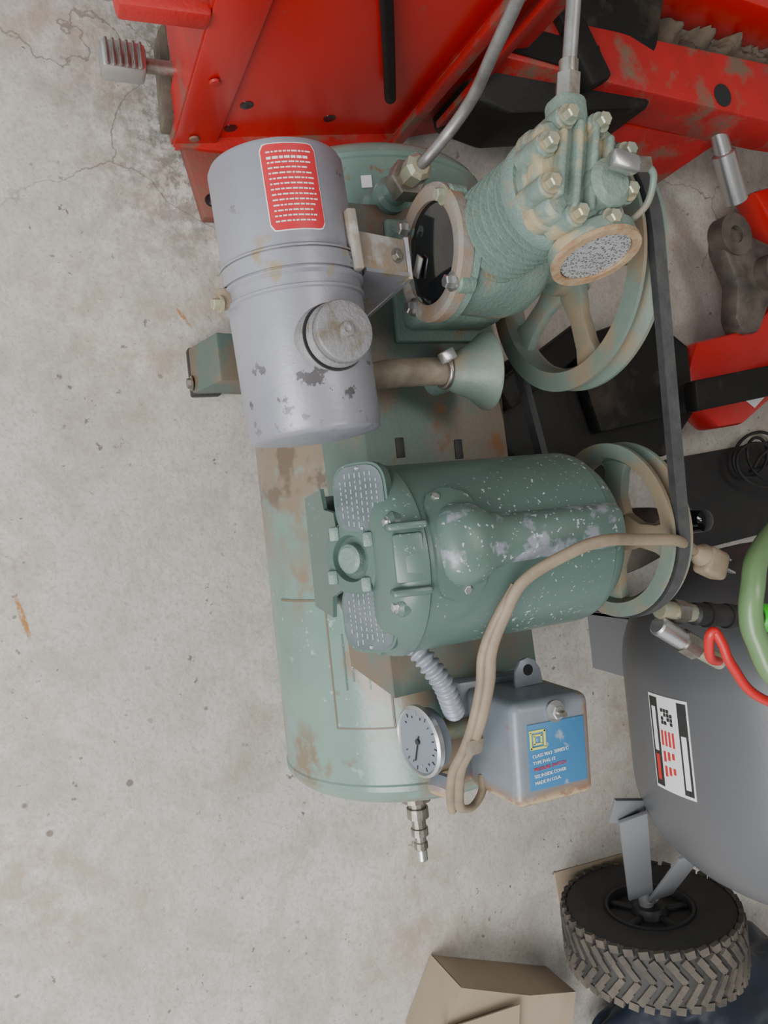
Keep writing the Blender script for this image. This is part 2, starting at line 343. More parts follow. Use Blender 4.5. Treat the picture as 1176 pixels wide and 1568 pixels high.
def capcover():
    bm=bmesh.new(); n=14; rings=[]
    prof=[(.290,.001,.5),(.294,.010,.75),(.302,.016,.95),(.315,.020,1.05),(.328,.020,1.0),(.342,.015,.75),(.36,.0130,.62),(.42,.0130,.60),(.474,.0130,.60),(.482,.011,.58),(.484,.002,.55)]
    for y,h,w in prof:
        ring=[]
        for i in range(n+1):
            t=i/n*2-1; ang=t*.44*w-.13
            e=(1-abs(t)**3.2); rr=MR-.003+(h+.003)*e
            ring.append(bm.verts.new((MX+rr*math.sin(ang),y,MZ+rr*math.cos(ang))))
        rings.append(ring)
    for a,b_ in zip(rings,rings[1:]):
        for i in range(n): bm.faces.new((a[i],a[i+1],b_[i+1],b_[i]))
    return fin("capacitor_cover",bm,G_CAPC,AC,60)
capcover()
patch("capacitor_flange",(MX,0,MZ),(0,1,0),(0,0,1),MR,-42,24,.287,.335,G_MOTOR,AC,th=.003,corner=.02)
for i,(a,y) in enumerate([(-36,.30),(18,.315)]):
    p=Vector((MX+(MR+.002)*math.sin(R(a)),y,MZ+(MR+.002)*math.cos(R(a))))
    hexbolt("capacitor_screw_%d"%i,p,(math.sin(R(a)),0,math.cos(R(a))),.004,.003,ZINC,AC)
box("motor_cradle",(MX,.39,.448),(.15,.17,.016),G_PLATE,AC,bev=.003)
cyl("motor_shaft",(MX,.50,MZ),(MX,.585,MZ),.010,STEEL,AC)
# ---- pulleys
def pulley(tag,c,Ro,w,hub,ns,m,a0=0,sw=.02,rk=.84):
    c=Vector(c); ri=Ro*rk
    prof=[(-w/2,ri),(-w/2,Ro),(-w/2+.004,Ro),(-.004,Ro-.012),(.004,Ro-.012),(w/2-.004,Ro),(w/2,Ro),(w/2,ri),(.006,ri-.004),(-.006,ri-.004)]
    lathe(tag+"_rim",prof,c,(0,1,0),m,AC,seg=96,closed=True,smooth=30)
    lathe(tag+"_hub",[(-w*.7,.009),(-w*.7,hub),(w*.5,hub),(w*.5,.009)],c,(0,1,0),m,AC,seg=32,closed=True)
    for i in range(ns):
        a=R(a0+360/ns*i); d=Vector((math.cos(a),0,math.sin(a))); p=Vector((-math.sin(a),0,math.cos(a)))
        pts=[(s_,wd/2) for s_,wd in ((hub*.8,sw*1.25),(ri*.5,sw*.75),(ri*.8,sw*.85),(ri+.003,sw*1.3))]
        poly=[c+d*s_+p*wd for s_,wd in pts]+[c+d*s_-p*wd for s_,wd in reversed(pts)]
        prism(tag+"_spoke_%d"%i,[q+Vector((0,-.006,0)) for q in poly],(0,.012,0),m,AC,bev=.0025)
BC=(-.238,.533,.528);BR=.128
SC=(MX,.557,MZ);SR=.094
pulley("pump_flywheel",BC,BR,.030,.026,5,G_PUL,a0=-60,sw=.030)
pulley("motor_pulley",SC,SR,.026,.022,4,G_PUL,a0=80,sw=.034)
def belt():
    pts=[]
    r1,r2=BR-.001,SR-.001
    for i in range(180):
        a=2*math.pi*i/180
        pts.append((BC[0]+r1*math.cos(a),BC[2]+r1*math.sin(a)))
        pts.append((SC[0]+r2*math.cos(a),SC[2]+r2*math.sin(a)))
    pts=sorted(set(pts))
    def cr(o,a,b): return (a[0]-o[0])*(b[1]-o[1])-(a[1]-o[1])*(b[0]-o[0])
    lo=[];hi=[]
    for p in pts:
        while len(lo)>1 and cr(lo[-2],lo[-1],p)<=0: lo.pop()
        lo.append(p)
    for p in reversed(pts):
        while len(hi)>1 and cr(hi[-2],hi[-1],p)<=0: hi.pop()
        hi.append(p)
    H=lo[:-1]+hi[:-1]
    bm=bmesh.new(); rings=[]; n=len(H)
    for i,(x,z) in enumerate(H):
        a=H[i-1];b=H[(i+1)%n]; t=Vector((b[0]-a[0],0,b[1]-a[1])).normalized(); nn=Vector((t.z,0,-t.x))
        y=BC[1]+(SC[1]-BC[1])*max(0,min(1,(x-BC[0])/(SC[0]-BC[0])))
        o=Vector((x,y,z))
        rings.append([bm.verts.new(o+nn*dn+Vector((0,dy,0))) for dn,dy in ((.0035,-.0070),(.0035,.0070),(-.007,.0045),(-.007,-.0045))])
    for i in range(n):
        A,B_=rings[i],rings[(i+1)%n]
        for k in range(4): bm.faces.new((A[k],A[(k+1)%4],B_[(k+1)%4],B_[k]))
    fin("drive_belt",bm,BELT,AC,40)
belt()
# ---- pump
PX=-.250
lathe("crankcase",[(.372,.050),(.372,.064),(.384,.066),(.388,.058),(.40,.058),(.445,.062),(.465,.058),(.482,.045),(.49,.028),(.525,.022),(.525,0)],(PX,0,.527),(0,1,0),G_PUMP,AC,seg=64)
box("crankcase_base",(PX,.42,.468),(.112,.105,.055),G_PUMP,AC,bev=.012,seg=3)
box("crankcase_foot",(PX,.42,.444),(.135,.12,.010),G_PUMP,AC,bev=.003)
lathe("cover_ring",[(0,.050),(-.008,.049),(-.010,.053),(-.010,.062),(-.007,.066),(.004,.066),(.004,.050)],(PX,.372,.527),(0,1,0),BRN,AC,seg=64,closed=True)
lathe("sight_glass",[(0,.051),(-.002,.050),(-.004,.03),(-.005,0)],(PX,.370,.527),(0,1,0),DARK,AC,seg=64)
for i,a in enumerate([45,135,225,315]):
    x=PX+.058*math.cos(R(a));z=.527+.058*math.sin(R(a))
    cyl("cover_boss_%d"%i,(x,.366,z),(x,.385,z),.011,G_PUMP,AC,20,bev=.002)
    hexbolt("cover_bolt_%d"%i,(x,.364,z),(0,-1,0),.0065,.010,ZINC if i!=1 else BRASS,AC)
box("sight_glass_clip",(PX+.005,.3625,.505),(.022,.003,.012),ZINC,AC,rot=(0,40,0),bev=.001)
CX,CY=-.256,.415; HZ=-.022
cp=[(.540,.040),(.552,.045),(.562,.043)]
for k in range(7):
    z=.566+k*.0122
    cp+=[(z,.038),(z+.0015,.038),(z+.004,.0475),(z+.0065,.0475),(z+.009,.038)]
cp+=[(.652,.040),(.652,.044),(.656,.050),(.668,.051),(.672,.048)]
lathe("pump_cylinder",cp,(CX,CY,0),(0,0,1),G_PUMP,AC,seg=64,smooth=50)
def headplate():
    bm=bmesh.new(); n=64
    def ring(z,s,lob=.08):
        out=[]
        for i in range(n):
            a=2*math.pi*i/n; r=.0455*s*(1+lob*math.cos(4*(a-R(45)))+.04*math.cos(8*a))
            out.append(bm.verts.new((CX+r*math.cos(a),CY+r*math.sin(a),z+HZ)))
        return out
    rs=[ring(.690,.98),ring(.693,1.04),ring(.703,1.04),ring(.705,.98),ring(.707,1.0),ring(.719,1.0),ring(.723,.93),ring(.724,.5)]
    for a,b in zip(rs,rs[1:]):
        for i in range(n): bm.faces.new((a[i],a[(i+1)%n],b[(i+1)%n],b[i]))
    bm.faces.new(rs[0]);bm.faces.new(rs[-1])
    fin("cylinder_head",bm,G_HEAD,AC,40)
headplate()
for i in range(4):
    y=CY-.026+i*.0155
    L=.074 if 0<i<3 else .055
    box("head_fin_%d"%i,(CX-.002,y,.724+HZ),(L,.007,.018),G_HEAD,AC,rot=(0,0,-12),bev=.003,seg=3)
lathe("head_valve_dome",[(.70+HZ,.022),(.733+HZ,.020),(.738+HZ,.014),(.739+HZ,0)],(CX+.012,CY+.018,0),(0,0,1),G_HEAD,AC,seg=32)
for i,a in enumerate([22,67,112,157,202,247,292,337]):
    r=.041 if i%2 else .043
    x=CX+r*math.cos(R(a));y=CY+r*math.sin(R(a))
    cyl("head_post_%d"%i,(x,y,.695+HZ),(x,y,.729+HZ),.0095,G_HEAD,AC,20,bev=.002)
    hexbolt("head_bolt_%d"%i,(x,y,.729+HZ),(0,0,1),.0058,.010,BRASS,AC)
box("outlet_boss",(CX-.048,CY-.002,.712+HZ),(.034,.028,.026),G_HEAD,AC,bev=.006)
cyl("outlet_nut",(CX-.06,CY+.0,.712+HZ),(CX-.083,CY+.002,.715+HZ),.0105,STEEL,AC,6)
cyl("outlet_ferrule",(CX-.083,CY+.002,.715+HZ),(CX-.094,CY+.003,.716+HZ),.008,STEEL,AC,24)
box("unloader_body",(CX+.002,CY+.020,.747+HZ),(.014,.026,.012),ZINC,AC,rot=(0,0,-10),bev=.003)
cyl("unloader_nut",(CX+.002,CY+.032,.747+HZ),(CX+.001,CY+.044,.747+HZ),.0065,STEEL,AC,6)
sweep("unloader_tube",[(CX+.001,CY+.042,.747+HZ),(CX+.008,CY+.054,.743+HZ),(CX+.026,CY+.056,.730+HZ),(CX+.036,CY+.045,.714+HZ),(CX+.034,CY+.03,.706+HZ)],.003,G_PUL,AC)
fa=Vector((.956,.03,.29)).normalized(); fo=Vector((-.232,.437,.668))
cyl("intake_neck",fo-fa*.03,fo+fa*.012,.010,BRASS,AC,24)
lathe("intake_filter_body",[(.006,.011),(.010,.018),(.020,.034),(.024,.0375),(.036,.0375),(.039,.036),(.039,.032),(.036,.031),(.036,0)],fo,fa,G_HEAD,AC,seg=56)
lathe("intake_filter_rim",[(.035,.031),(.035,.0385),(.0395,.0385),(.0395,.031)],fo,fa,RUSTM,AC,seg=56,closed=True)
def meshdisc():
    m=bpy.data.materials.new("filter_mesh"); m.use_nodes=True; nt=m.node_tree;b=nt.nodes["Principled BSDF"];b.inputs["Metallic"].default_value=.5;b.inputs["Roughness"].default_value=.4
    v=nt.nodes.new("ShaderNodeTexVoronoi");v.inputs["Scale"].default_value=420;v.inputs["Randomness"].default_value=.75
    tc=nt.nodes.new("ShaderNodeTexCoord");nt.links.new(tc.outputs["Object"],v.inputs["Vector"])
    r=nt.nodes.new("ShaderNodeMix");r.data_type='RGBA';r.inputs[6].default_value=(.08,.08,.08,1);r.inputs[7].default_value=(.55,.55,.55,1)
    mr=nt.nodes.new("ShaderNodeMapRange");mr.inputs[1].default_value=.2;mr.inputs[2].default_value=.5;nt.links.new(v.outputs["Distance"],mr.inputs[0]);nt.links.new(mr.outputs[0],r.inputs[0]);nt.links.new(r.outputs[2],b.inputs["Base Color"])
    lathe("intake_filter_mesh",[(.035,.0315),(.0375,.030),(.0375,0)],fo,fa,m,AC,seg=48)
meshdisc()
CVX,CVY=-.345,.372
lathe("check_valve",[(.395,.022),(.415,.022),(.42,.017),(.435,.017),(.438,.020),(.448,.020),(.452,.015),(.47,.014)],(CVX,CVY,0),(0,0,1),G_TANK,AC,seg=32)
lathe("check_valve_hex",[(.468,.019),(.470,.0205),(.488,.0205),(.490,.019)],(CVX,CVY,0),(0,0,1),STEEL,AC,seg=6,smooth=20)
lathe("check_valve_nut",[(.490,.012),(.498,.014),(.512,.0145),(.516,.010)],(CVX,CVY,0),(0,0,1),BRASS,AC,seg=8,smooth=20)
sweep("discharge_tube",[(CVX,CVY,.512),(-.350,.377,.525),(-.368,.393,.546),(-.383,.400,.58),(-.390,.390,.63),(-.402,.380,.69),(-.43,.38,.730),(-.455,.39,.74),(-.45,.405,.735),(-.41,.418,.712),(CX-.09,CY+.003,.716+HZ)],.0060,ALU,AC,n=8)
# ---- canister (axis +X), slightly yawed
KE=empty("intake_silencer"); KE.parent=AC
piv=Vector((-.2,.209,0)); rz=Matrix.Rotation(R(3),3,'Z')
KE.location=piv-rz@piv+Vector((.012,.0,0)); KE.rotation_euler=(0,0,R(3))
KY,KZ,KR=.209,.56,.058
kp=[(-.318,.0),(-.318,KR-.006),(-.316,KR-.002),(-.312,KR),(-.232,KR),(-.230,KR+.003),(-.2285,KR+.003),(-.2285,KR+.001),(-.212,KR+.001),(-.212,KR+.003),(-.2105,KR+.003),(-.208,KR),(-.200,KR),(-.199,KR+.002),(-.197,KR+.002),(-.196,KR),(-.092,KR),(-.088,KR-.0012),(-.085,KR-.0012),(-.083,KR-.003),(-.0815,KR-.008),(-.079,KR*.55),(-.078,0)]
lathe("canister_body",kp,(0,KY,KZ),(1,0,0),SILV,KE,seg=80)
patch("canister_strap",(0,KY,KZ),(1,0,0),(0,0,1),KR+.001,-180,180,-.227,-.214,SILV,KE,th=.002,n=60)
box("strap_bolt_block",(-.205,KY-.062,KZ),(.016,.012,.014),BRN,KE,bev=.002)
hexbolt("strap_bolt",(-.2,KY-.066,KZ+.004),(0,-1,.2),.005,.008,BRASS,KE)
patch("canister_label_border",(0,KY,KZ),(1,0,0),(0,0,1),KR,30,-15,-.3105,-.2415,WHT,KE,th=.0004,corner=.005)
patch("canister_label",(0,KY,KZ),(1,0,0),(0,0,1),KR+.0002,29.2,-14.2,-.3097,-.2423,REDL,KE,th=.0006,corner=.005)
for i in range(14):
    s0=-.304+i*.0042
    a=25; k=0
    hi_=.0020 if i in (1,) else .0011
    while a>-10:
        w=random.uniform(1.6,4.6)
        if a-w<-11: break
        patch("label_text_%d_%d"%(i,k),(0,KY,KZ),(1,0,0),(0,0,1),KR+.0008,a,a-w,s0,s0+hi_,WHT,KE,th=.0002,n=2)
        a-=w+1.0;k+=1
ca=Vector((0.0,.10,1)).normalized(); co=Vector((-.155,KY+.001,KZ))
lathe("cap_neck",[(KR-.014,.033),(KR-.006,.030),(KR-.002,.0285),(KR+.001,.0262),(KR+.003,.0245),(KR+.005,.0245),(KR+.006,.026),(KR+.008,.0245),(KR+.010,.026),(KR+.012,.0245),(KR+.012,0)],co,ca,SILV2,KE,seg=48)
lathe("filler_cap",[(KR+.010,.023),(KR+.020,.0245),(KR+.0215,.0235),(KR+.0225,.020),(KR+.0225,.006),(KR+.025,.0055),(KR+.0255,.003),(KR+.024,0)],co,ca,SILV2,KE,seg=48)
lathe("cap_neck_gap",[(KR+.0005,.0275),(KR+.0022,.0275)],co,ca,BLK,KE,seg=48)
prism("canister_bracket_arm",[(-.248,KY+.040,KZ+.044),(-.248,KY+.104,KZ+.020),(-.215,KY+.104,KZ+.018),(-.219,KY+.040,KZ+.042)],(0,.0,-.004),BRN,KE,bev=.001)
prism("canister_bracket_tab",[(-.262,KY+.038,KZ+.040),(-.262,KY+.046,KZ+.040),(-.212,KY+.046,KZ+.040),(-.212,KY+.038,KZ+.040)],(0,0,.012),BRN,KE,bev=.001)
prism("canister_bracket_web",[(-.215,KY+.106,KZ+.018),(-.215,KY+.055,KZ+.036),(-.205,KY+.06,PZ+.03),(-.205,KY+.10,PZ+.01)],(-.004,0,0),SILV,KE)
prism("canister_bracket_leg",[(-.25,KY+.104,KZ+.020),(-.213,KY+.104,KZ+.018),(-.213,KY+.115,PZ),(-.25,KY+.115,PZ)],(0,.004,0),SILV,KE)
hexbolt("bracket_bolt",(-.232,KY+.092,KZ+.024),(0,.2,1),.0045,.005,STEEL,KE)
# breather pipe & bell
sweep("breather_pipe",[(-.130,KY+.03,.50),(-.132,.29,.502),(-.137,.32,.500),(-.139,.355,.496),(-.139,.395,.498)],.0145,PIPET,AC,seg=20)
lathe("breather_bell",[(0,.012),(.006,.019),(.016,.024),(.030,.030),(.044,.041),(.047,.0415),(.046,.039),(.032,.027),(.02,.014),(.02,0)],(-.137,.385,.498),(0,1,.12),G_PUL,AC,seg=48)
sweep("breather_clamp",[(-.139+.0165*math.cos(a*math.pi/12),.384,.498+.0165*math.sin(a*math.pi/12)) for a in range(24)],.003,STEEL,AC,seg=8,closed=True,n=1)
box("breather_clamp_screw",(-.150,.377,.520),(.012,.016,.010),ZINC,AC,rot=(0,0,25),bev=.002)
cyl("breather_stub",(-.139,.405,.48),(-.139,.405,PZ),.016,G_PUMP,AC)
# ---- pressure switch
SB=Vector((.250,.428,.0))
box("switch_cover",(SB.x+.002,SB.y+.002,.512),(.106,.096,.092),GBOX,AC,rot=(0,0,-3),bev=.010,seg=4,taper=.97)
box("switch_base",(SB.x-.004,SB.y-.004,.456),(.106,.098,.024),GBOX,AC,rot=(0,0,-3),bev=.004)
box("switch_label",(SB.x+.005,SB.y+.004,.5585),(.064,.068,.0012),BLUE,AC,rot=(0,0,-3),bev=.0003)
def frame(c,s,w):
    c=Vector(c)
    for i,(dx,dy,sx,sy) in enumerate([(s/2,0,w,s+w),(-s/2,0,w,s+w),(0,s/2,s,w),(0,-s/2,s,w)]):
        box("logo_bar_%d_%d"%(int(s*1e4),i),c+Vector((dx,dy,0)),(sx,sy,.0008),YEL,AC,rot=(0,0,-3),bev=0)
frame((SB.x-.013,SB.y-.018,.5595),.0165,.0022); frame((SB.x-.013,SB.y-.018,.5595),.0085,.0018)
for i,tx in enumerate(["CLASS 9013  SERIES C","TYPE FHG 12","PRESSURE SWITCH","SEE INSIDE COVER","MADE IN U.S.A."]):
    text("switch_text_%d"%i,tx,(SB.x+.004+i*.0065,SB.y-.026,.5594),(0,1,0),(0,0,1),.0046,WHT if i!=2 else REDL,AC)
hexbolt("switch_knob",(SB.x-.036,SB.y+.006,.558),(0,0,1),.0075,.008,ZINC,AC)
cyl("switch_stud",(SB.x-.036,SB.y+.006,.56),(SB.x-.036,SB.y+.006,.575),.003,STEEL,AC,12)
prism("switch_hanger_tab",[(SB.x-.050,SB.y-.002,.50),(SB.x-.068,SB.y+.001,.50),(SB.x-.078,SB.y+.008,.50),(SB.x-.080,SB.y+.017,.50),(SB.x-.076,SB.y+.026,.50),(SB.x-.066,SB.y+.032,.50),(SB.x-.050,SB.y+.034,.50)],(0,0,.004),GBOX,AC,bev=.001)
cyl("hanger_hole",(SB.x-.067,SB.y+.016,.5035),(SB.x-.067,SB.y+.016,.5045),.006,DARK,AC,20)
cyl("switch_riser",(SB.x,SB.y,.40),(SB.x,SB.y,.45),.014,STEEL,AC)
box("manifold_block",(SB.x+.005,SB.y-.065,.458),(.05,.05,.03),G_TANK,AC,bev=.006)
cyl("knob_gray",(.285,.352,.47),(.30,.34,.475),.016,GBOX,AC,24,bev=.004)
ga=Vector((.0,-1,.18)).normalized(); go=Vector((.238,.327,.478))
lathe("gauge_case",[(-.014,.0),(-.014,.024),(-.010,.031),(.0,.0335),(.004,.036),(.008,.036),(.010,.034),(.008,.032)],go,ga,GBOX,AC,seg=56)
lathe("gauge_bezel",[(.003,.0345),(.003,.0368),(.0085,.0368),(.0105,.034),(.0075,.032)],go,ga,ZINC,AC,seg=56)
lathe("gauge_dial",[(.0065,.0325),(.0075,.0325),(.0075,0)],go,ga,GLASSD,AC,seg=48)
gb=basis(ga)
def gp(r,a,h=.0085): return go+gb@Vector((r*math.cos(R(a)),r*math.sin(R(a)),h))
for i in range(19):
    a=i*16-60
    sweep("gauge_tick_%d"%i,[gp(.0265,a),gp(.0305 if i%2 else .024,a)],.0006,DARK,AC,seg=4,smooth=False)
sweep("gauge_needle",[gp(.006,160,.009),gp(.022,-20,.009)],.0009,DARK,AC,seg=6,smooth=False)
cyl("gauge_needle_hub",gp(0,0,.0075),gp(0,0,.0105),.003,DARK,AC,16)
cyl("gauge_stem",go-ga*.012,go-ga*.06,.009,BRASS,AC,16)
cpts=[(.130,.312,.500),(.150,.320,.515),(.175,.335,.517),(.200,.347,.507),(.212,.356,.495)]
sweep("flex_conduit",cpts,.010,COND,AC,seg=16,n=36,rf=lambda L,i:.0098+.0018*math.sin(L/.0075*2*math.pi))
cyl("conduit_connector",(.112,.300,.488),(.134,.314,.504),.014,STEEL,AC,8)
cyl("conduit_connector_nut",(.122,.306,.495),(.128,.310,.499),.019,STEEL,AC,8)
box("conduit_clamp",(.130,.322,.515),(.012,.026,.014),ZINC,AC,rot=(0,0,20),bev=.003)
oy,oz=.415,.245
cyl("outlet_bung",(.340,oy,oz),(.372,oy,oz),.022,G_TANK,AC,32,bev=.003)
lathe("outlet_fitting",[(-.03,.014),(-.012,.014),(-.011,.021),(-.002,.021),(-.001,.013),(.008,.012),(.008,.015),(.022,.015),(.023,.010),(.035,.010),(.036,.012),(.046,.012),(.047,.008),(.054,.008),(.056,.0095),(.064,.0095),(.066,.006)],(.398,oy,oz),(1,0,0),STEEL,AC,seg=12,smooth=25)
cyl("outlet_quick_plug",(.462,oy,oz),(.480,oy,oz),.0075,ZINC,AC,24,bev=.002)
cord=[(.072,.590,.607),(.066,.572,.618),(.056,.540,.632),(.05,.49,.642),(.045,.44,.655),(.05,.405,.653),(.07,.36,.640),(.10,.345,.625),(.13,.338,.61),(.16,.338,.60),(.195,.335,.585),(.225,.333,.565),(.25,.33,.545),(.28,.335,.525),(.302,.343,.51),(.310,.362,.50),(.300,.378,.495),(.285,.383,.49)]
sweep("power_cord",cord,.0056,CORD,AC,seg=12,flat=.7)
sweep("power_cord_second",[Vector(p)+Vector((.004,-.006,-.006)) for p in cord[6:15]],.0045,CORD,AC,seg=10)
box("cord_tape_wrap",(.222,.334,.567),(.02,.018,.014),PIPET,AC,rot=(0,25,0),bev=.005)
lathe("plug_neck",[(0,.006),(.008,.009),(.014,.012)],(.072,.588,.608),(.45,1,-.2),CORD,AC,seg=20)
box("power_plug",(.088,.617,.602),(.030,.034,.022),CORD,AC,rot=(-8,0,-24),bev=.006,seg=3)
for s_ in (-1,1): box("plug_prong_%d"%(s_+1),(.092+.007*s_,.640+.002*s_,.599),(.0022,.020,.007),ZINC,AC,rot=(-8,0,-24),bev=.0005)
box("tank_end_label",(-.375,.36,.4095),(.014,.012,.001),WHT,AC,rot=(18,0,0),bev=0)
# ------------------------------------------------------------ RED IMPLEMENT FRAME
RI=empty("tractor_implement_frame")
X0=-.60
prism("side_panel",[(X0,.222,.03),(X0,.222,.72),(X0-.05,.60,.72),(X0-.05,.60,.03)],(-.008,0,0),RED,RI)
prism("corner_flange",[(X0+.004,.222,.02),(X0+.004,.222,.72),(X0-.004,.288,.72),(X0-.004,.288,.02)],(.004,0,0),RED,RI,bev=.001)
prism("end_panel",[(X0+.004,.220,.02),(X0+.004,.220,.72),(X0-.35,.20,.72),(X0-.35,.20,.12),(X0-.06,.218,.10),(X0-.04,.219,.02)],(0,.006,0),REDD,RI)
prism("bottom_flange",[(X0+.012,.225,.02),(X0+.012,.42,.02),(X0-.03,.60,.02),(X0-.06,.60,.02),(X0-.03,.225,.02)],(0,0,.012),REDD,RI)
for i,(y,z) in enumerate([(.315,.125),(.305,.06),(.46,.085)]):
    x=X0-(y-.222)*.05/.378
    lathe("panel_hole_%d"%i,[(0,.010),(.0015,.010),(.0015,0)],(x-.0005,y,z),(1,.13,0),DARK,RI,seg=24)
for i,(y,z) in enumerate([(.25,.05),(.252,.20)]):
    lathe("panel_rivet_%d"%i,[(0,.008),(.003,.007),(.004,0)],(X0+.006,y,z),(1,.1,0),REDD,RI,seg=20)
prism("front_foot",[(X0+.115,.258,.002),(X0+.115,.288,.002),(X0,.31,.002),(X0,.235,.002)],(0,0,.022),REDR,RI,bev=.003)
lathe("foot_bolt",[(0,.010),(.004,.009),(.005,0)],(X0+.088,.272,.024),(0,0,1),DARK,RI,seg=20)
prism("rusty_side_bracket",[(X0-.01,.205,.02),(X0-.01,.222,.02),(X0-.16,.222,.02),(X0-.14,.208,.02)],(0,0,.05),DIRT,RI,bev=.004)
prism("channel_face",[(X0-.045,.60,.02),(X0-.045,.60,.72),(X0-.075,.72,.72),(X0-.075,.72,.02)],(-.01,0,0),REDD,RI)
prism("channel_edge",[(X0-.038,.590,.02),(X0-.038,.590,.72),(X0-.041,.612,.72),(X0-.041,.612,.02)],(.012,0,0),REDD,RI,bev=.002)
prism("channel_return",[(X0-.040,.645,.10),(X0-.052,.645,.72),(X0-.06,.668,.72),(X0-.05,.668,.10)],(.012,0,0),REDD,RI,bev=.002)
sweep("lift_rod",[(-.612,.400,.43),(-.617,.455,.32),(-.622,.525,.175)],.009,BPL,RI,seg=12)
prism("black_shroud",[(-.64,.66,.06),(-.60,.72,.10),(-.63,.98,.12),(-.80,1.0,.16),(-.86,.74,.20),(-.74,.62,.12)],(0,0,.12),BPL,RI,bev=.01)
box("black_shroud_ridge",(-.70,.82,.26),(.14,.05,.03),BPL,RI,rot=(0,0,28),bev=.008)
prism("main_beam",[(-.66,.62,.26),(-.625,1.30,.26),(-.625,1.8,.26),(-.73,1.8,.26),(-.735,1.27,.26),(-.735,.62,.26)],(0,0,-.09),REDD,RI,bev=.004)
prism("beam_dark_insert",[(-.668,.66,.262),(-.65,.86,.262),(-.70,.86,.262),(-.71,.66,.262)],(0,0,.003),BPL,RI)
prism("second_beam",[(-.80,.80,.30),(-.83,1.10,.28),(-.80,1.8,.26),(-1.05,1.8,.26),(-1.0,.80,.30)],(0,0,-.1),RED,RI,bev=.004)
def dirt():
    bm=bmesh.new(); bmesh.ops.create_grid(bm,x_segments=20,y_segments=120,size=.5)
    for v in bm.verts:
        x=-.765+v.co.x*.10; y=1.37+v.co.y*.78
        v.co=Vector((x,y,.195+.05*mnoise.fractal(Vector((x*22,y*22,0)),1,2,5)))
    fin("dirt_caked_tray",bm,DIRT,RI,80)
dirt()
lathe("beam_slot",[(0,.02),(.002,.02),(.002,0)],(-.66,1.13,.259),(0,0,1),DARK,RI,seg=24)
prism("gusset_plate",[(-.645,.86,.17),(-.64,1.22,.17),(-.60,1.16,.05),(-.57,1.10,.03)],(.006,0,0),REDD,RI)
cyl("rod_chrome",(-.72,1.14,.215),(-.60,1.225,.175),.016,ZINC,RI,32)
cyl("rod_sleeve",(-.61,1.218,.178),(-.53,1.275,.150),.021,ZINC,RI,32,bev=.003)
lathe("rod_eye",[(0,.017),(0,.042),(.035,.042),(.035,.017)],(-.475,1.285,.10),(0,0,1),IRON,RI,seg=40,closed=True)
prism("clevis_plate",[(-.50,1.26,.085),(-.45,1.25,.085),(-.38,1.28,.085),(-.31,1.265,.085),(-.275,1.28,.085),(-.28,1.33,.085),(-.34,1.37,.085),(-.40,1.42,.085),(-.46,1.40,.085)],(0,0,.045),IRON,RI,bev=.012)
lathe("knuckle_eye",[(0,.014),(0,.034),(.04,.034),(.04,.014)],(-.40,1.36,.12),(0,0,1),IRON,RI,seg=32,closed=True)
cyl("knuckle_pin",(-.40,1.36,.12),(-.40,1.36,.18),.013,STEEL,RI,24,bev=.003)
prism("red_arm",[(-.61,1.50,.06),(-.575,1.37,.06),(-.50,1.42,.06),(-.40,1.44,.06),(-.345,1.40,.06),(-.29,1.31,.06),(-.265,1.165,.06),(-.20,1.13,.06),(-.14,1.145,.06),(-.095,1.20,.06),(-.10,1.27,.06),(-.16,1.38,.06),(-.25,1.58,.06),(-.45,1.68,.06)],(0,0,.06),RED,RI,bev=.010)
prism("arm_black_bar",[(-.175,1.06,.17),(-.12,1.06,.17),(-.17,1.50,.17),(-.23,1.50,.17)],(0,0,.03),BPL,RI,bev=.006)
prism("arm_decal",[(-.15,1.27,.121),(-.13,1.30,.121),(-.17,1.36,.121),(-.19,1.33,.121)],(0,0,.001),WHT,RI)
box("knob_body",(-.665,.150,.10),(.040,.060,.040),ZINC,RI,bev=.006)
for i in range(6): box("knob_rib_%d"%i,(-.665,.127+i*.009,.121),(.036,.0042,.008),STEEL,RI,bev=.0015)
cyl("knob_shaft",(-.665,.18,.10),(-.665,.225,.10),.010,STEEL,RI,24)
prism("top_arm",[(-.580,.118,.31),(-.585,.222,.31),(-.80,.222,.31),(-.80,.09,.31)],(0,0,.03),REDD,RI,bev=.006)
prism("hitch_body",[(-.17,.72,.02),(-.25,.84,.02),(-.29,.94,.02),(-.325,1.07,.02),(-.26,1.165,.02),(-.13,1.16,.02),(-.05,1.08,.02),(-.05,.76,.02),(-.10,.70,.02)],(0,0,.08),BPL,RI,bev=.008)
prism("hitch_upper",[(-.24,.86,.1),(-.30,1.05,.1),(-.25,1.13,.1),(-.13,1.13,.1),(-.10,.90,.1)],(0,0,.03),BPL,RI,bev=.006)
box("hitch_brace",(-.225,.80,.115),(.05,.22,.03),BPL,RI,rot=(0,0,30),bev=.006)
prism("hitch_tongue",[(-.26,.80,.02),(-.20,.66,.02),(-.02,.64,.02),(.06,.80,.02),(.0,1.0,.02)],(0,0,.03),BPL,RI,bev=.004)
